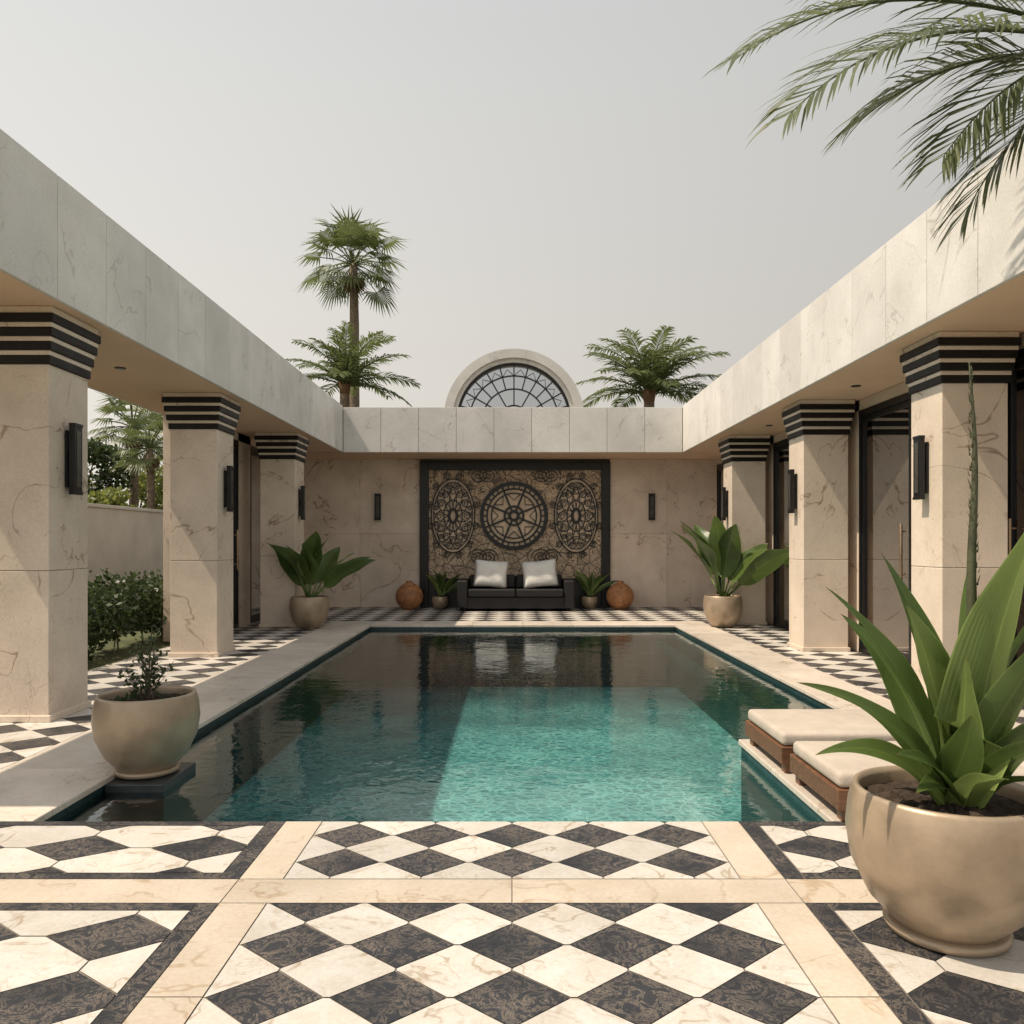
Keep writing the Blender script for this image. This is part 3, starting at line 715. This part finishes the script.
for x in (-2.47,2.60):
    m=MB(); Rr=.33; prof=[(.12,0)]+[(Rr*math.sin(PI*(i+2.0)/16),Rr*.95-Rr*math.cos(PI*(i+2.0)/16)) for i in range(12)]+[(.07,.655),(.09,.68),(.075,.69),(.055,.66)]
    m.lathe((x,19.25,0),prof,40,0); m.build('terracotta_ball_vase',[M_ball])

# ------------------------------------------------------------------ sofa
so=empty('outdoor_sofa'); m=MB()
x0,x1,y0,y1=-1.28,1.46,18.65,19.6
m.box(x0+.05,x1-.05,y0+.05,y1-.02,.06,.34,0)
for xx in (x0+.1,x1-.2):
    for yy in (y0+.1,y1-.2): m.box(xx,xx+.1,yy,yy+.1,0,.06,0)
m.box(x0,x0+.24,y0,y1,.08,.72,0); m.box(x1-.24,x1,y0,y1,.08,.72,0); m.box(x0+.24,x1-.24,y1-.22,y1,.34,.80,0)
for i in range(2):
    a=x0+.25+i*1.12; m.box(a+.01,a+1.11,y0-.02,y1-.23,.345,.52,0)
for i in range(2):
    a=x0+.25+i*1.12; m.box(a+.02,a+1.10,y1-.42,y1-.225,.53,.84,0)
m.build('frame_and_seat',[M_sofa],so,.035,3)
def pillow(x,y,z,w,hh,th,rot,tilt):
    m=MB(); n=14; g={}
    for s_ in (0,1):
        for i in range(n+1):
            for j in range(n+1):
                u=-1+2*i/n; v=-1+2*j/n
                if s_==1 and (i in(0,n) or j in (0,n)): g[1,i,j]=g[0,i,j]; continue
                b_=((1-u**4)*(1-v**4))**.5; pin=1-.07*(1-abs(u))*(abs(v)**3) ; pin2=1-.07*(1-abs(v))*(abs(u)**3)
                P=Vector((u*w/2*pin2,(-1 if s_==0 else 1)*th/2*b_*(1+.1*math.sin(5*u+3*v)),v*hh/2*pin))
                P=Matrix.Rotation(rot,3,'Y')@P; P=Matrix.Rotation(tilt,3,'X')@P
                g[s_,i,j]=m.vert(P+Vector((x,y,z)))
        for i in range(n):
            for j in range(n):
                q=(g[s_,i,j],g[s_,i+1,j],g[s_,i+1,j+1],g[s_,i,j+1]); m.face(q if s_==0 else q[::-1],0,.5,True)
    m.build('throw_pillow',[M_pil])
pillow(-.50,18.98,.87,.80,.66,.24,.08,-.25); pillow(.66,18.98,.87,.84,.66,.24,-.1,-.25)

# ------------------------------------------------------------------ loungers
def lounger(y0,y1,x0=1.86,x1=3.75):
    e_=empty('sun_lounger'); m=MB()
    m.box(x0,x1,y0,y0+.05,.07,.19,0); m.box(x0,x1,y1-.05,y1,.07,.19,0); m.box(x0,x0+.05,y0+.05,y1-.05,.072,.188,0); m.box(x1-.05,x1,y0+.05,y1-.05,.072,.188,0)
    for i in range(14): 
        a=x0+.08+i*(x1-x0-.16)/14; m.box(a,a+.09,y0+.05,y1-.05,.155,.18,0)
    for xx in (x0+.03,x1-.11):
        for yy in (y0+.02,y1-.10): m.box(xx,xx+.08,yy,yy+.08,.004,.07,0)
    m.build('frame',[M_wood],e_,.006)
    m=MB(); s_=(x1-x0)*.62; m.box(x0+.01,x0+s_-.01,y0+.015,y1-.015,.192,.285,0); m.box(x0+s_,x1-.02,y0+.015,y1-.015,.192,.285,0)
    o=m.build('cushion',[M_fab],e_,.032,4)
    for p_ in o.data.polygons: p_.use_smooth=True
lounger(5.52,6.38); lounger(4.56,5.36)

# ------------------------------------------------------------------ camera, light, sky
cam=bpy.data.cameras.new('camera'); co_=bpy.data.objects.new('camera',cam); scene.collection.objects.link(co_)
co_.location=(0,0,1.6); co_.rotation_euler=(math.radians(90),0,0); cam.sensor_width=36; cam.lens=28.125; cam.shift_y=.0303; cam.clip_end=3000; cam.clip_start=.05
scene.camera=co_
EL=math.radians(59); hz=Vector((.98,.2,0)).normalized()
trav=Vector((hz.x*math.cos(EL),hz.y*math.cos(EL),-math.sin(EL)))
su=bpy.data.lights.new('sun','SUN'); su.energy=5.0; su.angle=math.radians(.6); su.color=(1,.86,.68)
so_=bpy.data.objects.new('sun',su); scene.collection.objects.link(so_); so_.rotation_euler=trav.to_track_quat('-Z','Y').to_euler()
wd=bpy.data.worlds.new('World'); scene.world=wd; wd.use_nodes=True; nt=wd.node_tree; nt.nodes.clear()
def N_(t_,**k):
    x=nt.nodes.new(t_)
    for a,b in k.items(): setattr(x,a,b)
    return x
sk=N_('ShaderNodeTexSky'); sk.sky_type='NISHITA'; sk.sun_disc=False; sk.sun_elevation=EL; sk.sun_rotation=math.atan2(-hz.x,-hz.y)%(2*PI)
sk.dust_density=6; sk.air_density=1.3; sk.ozone_density=1.0
hs=N_('ShaderNodeHueSaturation'); hs.inputs['Saturation'].default_value=.5; hs.inputs['Value'].default_value=1.85
tc=N_('ShaderNodeTexCoord'); sx=N_('ShaderNodeSeparateXYZ'); nt.links.new(tc.outputs['Generated'],sx.inputs[0])
# haze: paler and warmer toward the horizon, brighter on the sun side
dn=N_('ShaderNodeVectorMath',operation='DOT_PRODUCT'); nt.links.new(tc.outputs['Generated'],dn.inputs[0]); dn.inputs[1].default_value=tuple(-trav)
cr=N_('ShaderNodeValToRGB'); nt.links.new(sx.outputs[2],cr.inputs[0])
cr.color_ramp.elements[0].position=0.; cr.color_ramp.elements[0].color=(.96,.88,.77,1); cr.color_ramp.elements[1].position=.75; cr.color_ramp.elements[1].color=(.48,.51,.53,1)
e2=cr.color_ramp.elements.new(.28); e2.color=(.78,.75,.70,1)
mrn=N_('ShaderNodeMapRange'); nt.links.new(dn.outputs['Value'],mrn.inputs[0])
for i,q in enumerate((-.2,.9,5.8,12.5)): mrn.inputs[i+1].default_value=q
sc_=N_('ShaderNodeVectorMath',operation='SCALE'); nt.links.new(cr.outputs[0],sc_.inputs[0]); nt.links.new(mrn.outputs[0],sc_.inputs['Scale'])
mx=N_('ShaderNodeMix',data_type='RGBA'); mx.inputs[0].default_value=.7; nt.links.new(hs.outputs[0],mx.inputs[6]); nt.links.new(sc_.outputs[0],mx.inputs[7])
bg=N_('ShaderNodeBackground'); bg.inputs[1].default_value=.145; ow=N_('ShaderNodeOutputWorld')
nt.links.new(mx.outputs[2],bg.inputs[0]); nt.links.new(bg.outputs[0],ow.inputs[0])
scene.view_settings.view_transform='Standard'; scene.view_settings.look='None'; scene.view_settings.exposure=0
